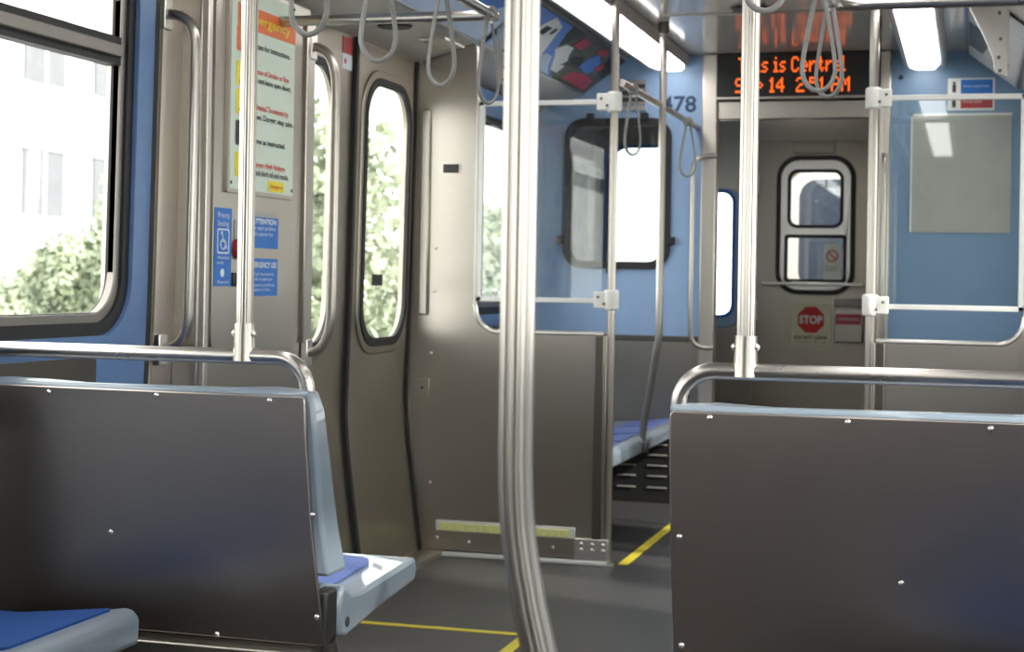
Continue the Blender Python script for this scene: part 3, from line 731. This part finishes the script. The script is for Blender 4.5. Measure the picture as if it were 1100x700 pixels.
t = thing('ceiling_light', 'added unseen fill light over the end door vestibule', 'ceiling light', (-.95, 9.1, CEIL))  # unseen fill lamp, added to brighten the end door and its signs
MB().box(-1.25, -.65, 9.0, 9.2, CEIL-.035, CEIL).build('housing', 'housing', t, 30, .004)
MB().box(-1.23, -.67, 9.015, 9.185, CEIL-.045, CEIL-.035).build('diffuser', 'fill_lamp', t)

# ================================================================== LED DISPLAY
G5 = {'T': '11111 00100 00100 00100 00100 00100 00100', 'h': '10000 10000 10110 11001 10001 10001 10001', 'i': '010 000 110 010 010 010 111',
      's': '0000 0000 0111 1000 0110 0001 1110', ' ': '00 00 00 00 00 00 00', 'C': '01110 10001 10000 10000 10000 10001 01110',
      'e': '00000 00000 01110 10001 11111 10000 01110', 'n': '00000 00000 10110 11001 10001 10001 10001', 't': '0100 0100 1110 0100 0100 0101 0010',
      'r': '0000 0000 1011 1100 1000 1000 1000', 'a': '00000 00000 01110 00001 01111 10001 01111', 'l': '10 10 10 10 10 10 11',
      'S': '01111 10000 10000 01110 00001 00001 11110', 'p': '00000 00000 11110 10001 11110 10000 10000', '1': '010 110 010 010 010 010 111',
      '4': '00010 00110 01010 10010 11111 00010 00010', '2': '01110 10001 00001 00110 01000 10000 11111', ':': '0 0 1 0 1 0 0',
      '5': '11111 10000 11110 00001 00001 10001 01110', 'P': '11110 10001 10001 11110 10000 10000 10000', 'M': '10001 11011 10101 10101 10001 10001 10001'}
dt = thing('message_display', 'black message display with orange letters above the end door', 'display', (-.9, YB-.05, 2.2))
MB().box(-1.274, -.455, YB-.06, YB+.05, 2.10, 2.335).build('case', 'black', dt, 30, .003)
MB().box(-1.28, -.45, YB-.068, YB-.058, 2.098, 2.112).build('lower_lip', 'pole', dt, 30, .002)
MB().box(-1.262, -.467, YB-.064, YB-.06, 2.118, 2.33).build('screen', 'black', dt)
def led_line(s, x0, x1, z0, hh):
    cols = []
    for ch in s:
        g = G5[ch].split(); wdt = len(g[0])
        for c in range(wdt): cols.append([g[r][c] == '1' for r in range(7)])
        cols.append([False]*7)
    n_ = len(cols)-1; p = (x1-x0)/n_; q = hh/7; mb = MB()
    for c in range(n_):
        for r in range(7):
            if cols[c][r]:
                x = x0+c*p; z = z0+(6-r)*q
                mb.box(x, x+p*1.0, YB-.068, YB-.064, z, z+q*.86)
    mb.build('led_text', 'led', dt, 0)
led_line('This is Central', -1.165, -.625, 2.235, .078)
led_line('Sep 14  2:51 PM', -1.180, -.602, 2.132, .076)

# ================================================================== SIGNS AND STICKERS
def flat_thing(name, label, cat, fn, a0, a1, b0, b1, mat, t=.0015, partname='sheet', r=0):
    th = thing(name, label, cat, tuple(fn((a0+a1)/2, (b0+b1)/2, 0)))
    mb = MB(); plate(mb, rrect(a0, a1, b0, b1, r, 4), [], fn, 0, t); mb.build(partname, mat, th, 30)
    return th
def patch(th, nm_, fn, poly, mat, t=.0022):
    mb = MB(); plate(mb, poly, [], fn, 0, t); return mb.build(nm_, mat, th, 30)
def rect(a0, a1, b0, b1): return [(a0, b0), (a1, b0), (a1, b1), (a0, b1)]
# emergency instructions
em = flat_thing('emergency_sign', 'framed emergency instruction sign with orange header on the steel pocket cover', 'sign', XP, 4.425, 4.915, 1.40, 2.035, 'panel', .012, 'frame', .004)
S = lambda y, z, t: XP(y, z, t+.012)
patch(em, 'paper', S, rect(4.435, 4.905, 1.412, 2.028), 'paper', .002)
S = lambda y, z, t: XP(y, z, t+.0135)
patch(em, 'header_band', S, rect(4.475, 4.905, 1.905, 1.975), 'orange')
text_mesh('header_text', 'Emergency', 'yel', em, S, 4.53, 1.928, .030, .33, .003, bold=.01)
for i, (z, c1) in enumerate(((1.84, 'orange'), (1.735, 'yel'), (1.65, 'yel'), (1.555, 'ink'), (1.46, 'yel'))):
    patch(em, 'pictogram', S, rrect(4.47, 4.555, z-.01, z+.065, .008, 3), c1)
    if c1 == 'yel': patch(em, 'pictogram_mark', S, [(4.49, z), (4.535, z), (4.5125, z+.05)], 'ink', .003)
rows = [(1.852, 'Listen for instructions.', 'ink', .28), (1.775, 'In case of Smoke or Fire', 'redink', .27), (1.748, 'Do not leave open doors.', 'ink', .29),
        (1.665, 'If directed To evacuate by', 'redink', .27), (1.635, 'crew. Danger: stay calm.', 'ink', .31), (1.56, 'Move as instructed.', 'ink', .25),
        (1.487, 'Danger: High Voltage', 'redink', .25), (1.462, 'Avoid third rail and tracks.', 'ink', .28)]
for z, s, m_, wd in rows: text_mesh('body_text', s, m_, em, S, 4.585, z, .017, wd, .0025, bold=.02)
patch(em, 'footer_label', S, rrect(4.71, 4.83, 1.418, 1.452, .004, 3), 'yel')
text_mesh('footer_text', 'Emergency', 'redink', em, S, 4.725, 1.428, .014, .09, .003)
for y, z in ((4.445, 1.43), (4.895, 1.43), (4.445, 2.02), (4.895, 2.02)):
    mb = MB().dome(XP(y, z, .014), (1, 0, 0), .006, .004); mb.build('screw', 'darksteel', em)
# blue stickers
st = flat_thing('sticker', 'tall narrow blue priority seating sticker with wheelchair symbol', 'sticker', XP, 4.368, 4.482, 1.118, 1.352, 'stkblue')
text_mesh('text', 'Priority\nSeating', 'stkwhite', st, XP, 4.385, 1.322, .017, .08, .003)
mb = MB(); plate(mb, rrect(4.385, 4.465, 1.215, 1.29, .008, 3), [rrect(4.390, 4.460, 1.220, 1.285, .006, 3)], XP, .0005, .0025); mb.build('symbol_border', 'stkwhite', st)
c0 = V(XP(4.425, 1.24, .003))
ring = [V((c0.x, 4.422+.017*math.cos(a), 1.243+.014*math.sin(a))) for a in [k/16*2*PI for k in range(16)]]
mb = MB(); mb.tube(ring, .0022, 6, closed=True); mb.tube([(c0.x, 4.417, 1.272), (c0.x, 4.42, 1.252), (c0.x, 4.437, 1.250), (c0.x, 4.447, 1.231)], .0025, 6); mb.dome((c0.x-.002, 4.416, 1.277), (1, 0, 0), .006, .002)
mb.build('wheelchair_symbol', 'stkwhite', st)
text_mesh('text', 'Wheelchair\naccess', 'stkwhite', st, XP, 4.383, 1.199, .010, .084, .003)
mb = MB(); mb.dome(XP(4.423, 1.158, .001), (1, 0, 0), .014, .002); mb.build('round_symbol', 'stkwhite', st)
text_mesh('text', 'Please yield', 'stkwhite', st, XP, 4.388, 1.127, .009, .075, .003)
st = flat_thing('sticker', 'upper blue sticker with grey heading below the emergency sign', 'sticker', XP, 4.60, 4.824, 1.238, 1.348, 'stkblue')
patch(st, 'heading_band', XP, rect(4.60, 4.824, 1.335, 1.352), 'grey')
text_mesh('text', 'ATTENTION', 'stkwhite', st, XP, 4.625, 1.314, .016, .18, .003, bold=.03)
text_mesh('text', 'To report problems\ncall customer line', 'stkwhite', st, XP, 4.63, 1.295, .013, .17, .003)
st = flat_thing('sticker', 'lower blue sticker reading emergency use in white letters', 'sticker', XP, 4.60, 4.824, 1.088, 1.206, 'stkblue')
text_mesh('text', 'EMERGENCY USE', 'stkwhite', st, XP, 4.615, 1.177, .017, .195, .003, bold=.03)
text_mesh('text', 'Push intercom to\ntalk to operator', 'stkwhite', st, XP, 4.64, 1.152, .011, .15, .003)
text_mesh('text', 'Misuse is an offense\nsubject to a fine', 'stkwhite', st, XP, 4.63, 1.118, .010, .165, .003)
t = thing('alarm_knob', 'red emergency knob between the blue stickers, half behind the pole', 'alarm knob', tuple(XP(4.525, 1.232, 0)))
MB().tube([XP(4.525, 1.232, 0), XP(4.525, 1.232, .012), XP(4.525, 1.232, .022)], [.03, .032, .024], 24).build('knob', 'red', t, 40)
MB().tube([XP(4.525, 1.232, .02), XP(4.525, 1.232, .028)], .012, 16).build('centre', 'ink', t)
t = thing('intercom_plate', 'small black intercom plate under the red knob', 'intercom', tuple(XP(4.53, 1.14, 0)))
MB().box(XP(0, 0, 0).x, XP(0, 0, .006).x, 4.49, 4.575, 1.118, 1.16).build('plate', 'black', t, 30, .002)
MB().box(XP(0, 0, 0).x, XP(0, 0, .003).x, 4.50, 4.575, 1.262, 1.32).build('upper_plate', 'grey', t, 30, .001)
# red door sticker
st = flat_thing('sticker', 'small red and white sticker high on the sliding door near its seam', 'sticker', lambda y, z, t: LW(y, z, t-.012), 5.60, 5.695, 1.925, 2.045, 'stkwhite')
F2 = lambda y, z, t: LW(y, z, t-.012)
patch(st, 'red_band', F2, rect(5.60, 5.695, 1.982, 2.045), 'red')
mb = MB().dome(F2(5.63, 1.955, .001), (1, 0, 0), .012, .002); mb.build('symbol', 'redink', st)
# bulkhead lettering and vent
FB = FY(YB)
t = thing('car_number', 'black car number 478 on the blue bulkhead', 'number', (-1.47, YB, 2.05))
text_mesh('numerals', '478', 'navy', t, FB, -1.575, 2.045, .082, .185, .0015, bold=.02)
t = thing('air_vent', 'dark slotted vent above the bulkhead window', 'vent', (-1.74, YB, 2.1))
MB().box(-1.80, -1.655, YB-.012, YB, 2.085, 2.215).build('vent_body', 'housing', t, 30, .004)
for z in (2.10, 2.135, 2.17): MB().box(-1.795, -1.66, YB-.016, YB-.01, z, z+.022).build('slot', 'ink', t)
MB().box(-1.80, -1.655, YB-.02, YB, 2.055, 2.078).build('vent_lip', 'bright', t)
# cab wall board and stickers
t = flat_thing('notice_board', 'blank grey board on the blue cab wall behind the right glass screen', 'board', FB, -.30, .185, 1.425, 2.02, 'grey', .008, 'board')
MB().box(-.30, .185, YB-.012, YB-.006, 2.008, 2.02).build('top_edge', 'whitemetal', t); MB().box(-.30, -.292, YB-.012, YB-.006, 1.425, 2.02).build('side_edge', 'whitemetal', t)
t = flat_thing('sticker', 'white sticker with figure symbols and blue over red fields on the cab wall', 'sticker', FB, -.125, .10, 2.035, 2.195, 'white')
patch(t, 'blue_field', FB, rect(-.062, .092, 2.118, 2.188), 'stkblue'); patch(t, 'red_field', FB, rect(-.062, .092, 2.045, 2.108), 'red')
for z, hh in ((2.125, .055), (2.05, .045)):
    mb = MB().box(-.103, -.085, YB-.003, YB-.001, z, z+hh*.7); mb.dome((-.094, YB-.001, z+hh*.85), (0, -1, 0), .008, .002); mb.build('figure_symbol', 'ink', t)
text_mesh('text', 'Area reserved', 'stkwhite', t, FB, -.05, 2.150, .012, .12, .003); text_mesh('text', 'Crew only', 'stkwhite', t, FB, -.05, 2.072, .012, .09, .003)
t = thing('wall_button', 'small black button on the cab wall left of the right light', 'button', (-.353, YB, 2.205))
MB().dome((-.353, YB, 2.205), (0, -1, 0), .012, .01).build('button', 'ink', t)
# end door signs
FD = lambda x, z, t: V((x, Y1-.0-t+.005, z))
t = flat_thing('stop_sign', 'pale sticker with red octagon reading STOP on the end door', 'sign', FD, -1.02, -.787, .798, 1.045, 'glow_paper', .0015, 'sheet')
oc = [(-.9035+.083*math.cos(PI/8+k*PI/4), .947+.083*math.sin(PI/8+k*PI/4)) for k in range(8)]
patch(t, 'octagon', FD, oc, 'stopred', .0022)
text_mesh('stop_text', 'STOP', 'stkwhite', t, FD, -.9035, .925, .046, .135, .003, 'CENTER', .03)
text_mesh('text', 'DO NOT LEAVE', 'ink', t, FD, -.9035, .833, .019, .19, .003, 'CENTER', .03)
text_mesh('text', 'Emergency exit only', 'ink', t, FD, -.9035, .812, .011, .18, .003, 'CENTER')
t = thing('emergency_box', 'grey box with red label beside the stop sticker on the end door', 'box', (-.69, Y1, .95))
MB().box(-.765, -.60, Y1-.055, Y1+.005, .82, 1.02).build('box', 'panel', t, 30, .006)
MB().box(-.765, -.60, Y1-.05, Y1+.005, 1.03, 1.075).build('upper_cover', 'housing', t, 30, .006)
MB().box(-.755, -.61, Y1-.057, Y1-.054, .925, .985).build('red_label', 'red', t)
text_mesh('text', 'EMERGENCY', 'stkwhite', t, FY(Y1-.057), -.745, .948, .018, .125, .001)
t = flat_thing('sticker', 'white prohibition sticker on the lower pane of the end door', 'sticker', lambda x, z, t: FD(x, z, t+.001), -.835, -.735, 1.18, 1.40, 'white', .002)
FR = lambda x, z, t: FD(x, z, t+.003)
mb = MB(); ring = [(-.785+.036*math.cos(k/20*2*PI), 1.325+.036*math.sin(k/20*2*PI)) for k in range(20)]; rin = [(-.785+.027*math.cos(k/20*2*PI), 1.325+.027*math.sin(k/20*2*PI)) for k in range(20)]
plate(mb, ring, [rin], FR, 0, .0015); mb.prism([(-.812, 1.345), (-.806, 1.352), (-.758, 1.305), (-.764, 1.298)], FR, 0, .002); mb.build('prohibition_ring', 'redink', t)
text_mesh('text', 'Do not pass\nbetween cars', 'ink', t, FR, -.785, 1.255, .011, .08, .002, 'CENTER')

# ================================================================== POSTERS in the cove
def cove(s):
    a = V((CX+s*1.10, 0, 2.150)); b_ = V((CX+s*.87, 0, 2.325)); d = (b_-a); n_ = V((-s*d.z*(1 if d.x*s < 0 else -1), 0, 0))
    nrm = V((-s*abs(d.z), 0, -abs(d.x))).normalized()
    def fn(y, q, t):      # q 0..1 up the slope, gently concave
        p = a+d*q - nrm*(0); bul = -math.sin(q*PI)*.012
        return V((p.x, y, p.z)) + nrm*(t+.016+bul*0)
    return fn
CL, CRt = cove(-1), cove(1)
def poster(label, fn, y0, y1, base):
    t = thing('poster', label, 'poster', tuple(fn((y0+y1)/2, .5, 0)))
    mb = MB(); mb.prism(rect(y0, y1, .02, .98), fn, -.004, .002); mb.build('card', base, t)
    mb = MB(); mb.prism(rect(y0, y1, -.03, .02), fn, -.006, .008); mb.build('retaining_strip', 'pole', t, 30, .002)
    return t
p1 = poster('blue poster with pale shapes left of the big bent pole', CL, 5.0, 6.44, 'adpale')
patch(p1, 'blue_shape', CL, [(5.95, .55), (6.2, .5), (6.3, .7), (6.2, .97), (5.9, .97)], 'adblue', .003)
patch(p1, 'white_dot', CL, [(6.06, .25), (6.14, .22), (6.16, .34), (6.08, .36)], 'white', .0035)
p2 = poster('pale blue poster mostly hidden behind the top of the big bent pole', CL, 4.2, 4.96, 'adpale')
p3 = poster('poster with white garment on blue and a dark photo with red figures', CL, 6.50, 8.33, 'adgreen')
patch(p3, 'blue_field', CL, [(6.50, .02), (7.64, .02), (7.50, .15), (7.39, .33), (7.28, .52), (7.24, .64), (7.18, .84), (7.16, .98), (6.50, .98)], 'adblue', .003)
patch(p3, 'pale_sweep', CL, [(6.52, .03), (7.56, .03), (7.44, .16), (7.33, .36), (7.24, .36), (7.1, .2), (6.52, .2)], 'adpale', .0035)
patch(p3, 'white_garment', CL, [(6.78, .3), (6.82, .7), (6.88, .96), (7.05, .88), (7.10, .66), (7.15, .48), (7.20, .26), (7.05, .2)], 'adwhite', .004)
patch(p3, 'dark_mark', CL, [(6.86, .58), (6.95, .60), (6.96, .78), (6.88, .76)], 'ink', .0045)
patch(p3, 'dark_mark', CL, [(7.0, .66), (7.04, .68), (7.04, .80), (7.0, .80)], 'ink', .0045)
patch(p3, 'black_shape', CL, [(7.26, .58), (7.34, .78), (7.42, .97), (7.19, .97), (7.20, .8)], 'adblack', .004)
patch(p3, 'pale_figure', CL, [(7.27, .5), (7.34, .66), (7.46, .68), (7.52, .5), (7.62, .38), (7.62, .14), (7.50, .14), (7.38, .36)], 'adwhite', .0035)
patch(p3, 'pink_shape', CL, [(7.40, .72), (7.58, .70), (7.60, .9), (7.46, .93)], 'adred', .004)
patch(p3, 'dark_figure', CL, [(7.55, .3), (7.72, .36), (7.82, .5), (7.72, .62), (7.60, .52)], 'adblack', .004)
patch(p3, 'red_banner', CL, [(7.76, .10), (8.27, .07), (8.20, .34), (7.98, .36), (7.80, .28)], 'adred', .004)
patch(p3, 'blue_figure', CL, [(7.80, .44), (8.0, .38), (8.08, .5), (8.02, .70), (7.88, .82), (7.80, .66)], 'adblue', .004)
patch(p3, 'red_figure', CL, [(8.02, .52), (8.14, .54), (8.14, .68), (8.04, .68)], 'adred', .0045)
patch(p3, 'red_figure', CL, [(7.78, .84), (7.94, .80), (8.0, .92), (7.84, .95)], 'adred', .0045)
patch(p3, 'dark_area', CL, [(8.16, .5), (8.31, .4), (8.31, .97), (8.05, .97), (8.1, .76)], 'adblack', .004)
p4 = poster('pale poster with dark and red corner in the right cove by the steel end plate', CRt, 6.5, 8.33, 'adwhite')
patch(p4, 'blue_shape', CRt, [(7.3, .5), (8.0, .7), (8.0, .97), (7.3, .97)], 'adblack', .003); patch(p4, 'red_shape', CRt, [(7.75, .2), (8.1, .22), (8.1, .5), (7.8, .52)], 'adred', .0035)
# speaker in the soffit above the door
t = thing('ceiling_speaker', 'round black speaker grille in the soffit above the sliding door', 'speaker', (-2.08, 5.70, 2.09))
MB().tube([(-2.08, 5.70, 2.115), (-2.08, 5.70, 2.09), (-2.08, 5.70, 2.084)], [.066, .066, .06], 28).build('grille', 'rubber', t)
t = thing('hatch_plate', 'small pale plate in the soffit beyond the round speaker', 'plate', (-2.0, 6.1, 2.07))
MB().box(-2.09, -1.98, 6.0, 6.25, 2.082, 2.092).build('plate', 'bright', t, 30, .002)
t = thing('ceiling_speaker', 'round dark speaker grille in the centre ceiling above the display', 'speaker', (-.95, 6.5, CEIL))
MB().tube([(-.93, 7.0, CEIL), (-.93, 7.0, CEIL-.008)], [.085, .075], 28).build('grille', 'grille', t)
FS = lambda y, x, t: V((x, y, CEIL-.001-t))
t = flat_thing('sticker', 'small silver sticker on the right cove above the light', 'sticker', FS, 6.15, 6.45, -.075, -.03, 'white', .003)
mb = MB(); mb.prism(rect(6.24, 6.36, -.062, -.045), FS, .002, .005); mb.build('symbol', 'ink', t)

# ================================================================== OUTSIDE
tag(MB().box(-90, 60, -60, 120, -4.3, -4.2).build('ground', 'ground'), kind='structure')
def tree(x, y, r, h, label):
    t = thing('tree', label, 'tree', (x, y, -4.2), 'trees outside the windows')
    MB().tube([(x, y, -4.2), (x+.1, y, -2), (x, y+.1, h-r)], [.22, .17, .08], 10).build('trunk', 'bark', t)
    mb = MB(); vs = []; fs = []
    blobs = [(V((x, y, h-r))+V((random.uniform(-1, 1), random.uniform(-1, 1), random.uniform(-.9, .9)))*r*.6, r*random.uniform(.35, .6)) for _ in range(14)]
    for c, br in blobs:
        for _ in range(520):
            d = V((random.gauss(0, 1), random.gauss(0, 1), random.gauss(0, 1))).normalized()
            p = c+d*br*random.uniform(.6, 1.05); u = V((random.gauss(0, 1), random.gauss(0, 1), random.gauss(0, 1))).normalized()
            w2 = u.cross(d).normalized(); s_ = random.uniform(.05, .11)*max(.8, r/1.8); b0 = len(vs)
            vs += [p-u*s_, p+w2*s_*.6, p+u*s_, p-w2*s_*.6]; fs.append((b0, b0+1, b0+2, b0+3))
    mb.v = [tuple(v) for v in vs]; mb.f = fs; mb.build('foliage', 'leaf', t, 0)
for a in ((-9.4, 21.5, 2.3, 3.9, 'leafy tree filling the glass of the far door leaf'), (-14.0, 27.2, 1.7, 3.0, 'leafy tree seen through the near door leaf glass'),
          (-12.4, 21.0, .95, 1.75, 'rounded tree at the bottom right corner of the big window'), (-15.6, 24.0, .9, 1.2, 'low shrubby tree at the bottom of the big window'),
          (-9.0, 27.5, 2.0, 2.8, 'leafy tree outside the rear side window beyond the windbreak')):
    tree(*a)
bd = thing('building', 'pale office building with rows of windows outside the big left window', 'building', (-24, 33, -4.2))
MB().box(-34, -21, 16, 42, -4.2, 8.5).build('facade', 'facade', bd)
for r_ in range(3):
    for c in range(8):
        y = 17.3+c*3.1; z = -.6+r_*3.1
        f = MB().box(-21.02, -20.94, y, y+1.7, z, z+1.9).build('window', 'farglass', bd)
        MB().box(-20.96, -20.90, y-.05, y+1.75, z+1.5, z+1.9).build('blind', 'grey', f); MB().box(-20.96, -20.92, y+.8, y+.9, z, z+1.5).build('window_bar', 'facade', f)
# end of the coupled car behind the end door
nc = thing('coupled_car', 'end of the next car seen through the end door panes', 'train car', (-.5, 10.4, 0))
mb = MB(); plate(mb, [(-1.34, -.2), (.5, -.2), (.5, 2.5), (-1.34, 2.5)], [rrect(-1.09, -.64, 1.10, 1.84, .1)], FY(10.4), -.04, 0); mb.build('end_wall', 'panel', nc)
mb = MB(); plate(mb, rrect(-1.13, -.60, 1.05, 1.88, .16), [rrect(-1.055, -.66, 1.12, 1.82, .12)], FY(10.4), 0, .02); mb.build('window_frame', 'white', nc)
mb = MB(); plate(mb, rrect(-1.09, -.64, 1.10, 1.84, .1), [], FY(10.4), -.02, -.015); mb.build('pane', 'glassd', nc)
MB().box(-1.6, .6, 12.4, 12.45, -.2, 2.6).box(-1.6, .6, 10.45, 12.45, -.25, -.2).box(-1.62, -1.58, 10.45, 12.45, -.2, .9).box(.58, .62, 10.45, 12.45, -.2, 2.6).build('car_body', 'darkpaint', nc)
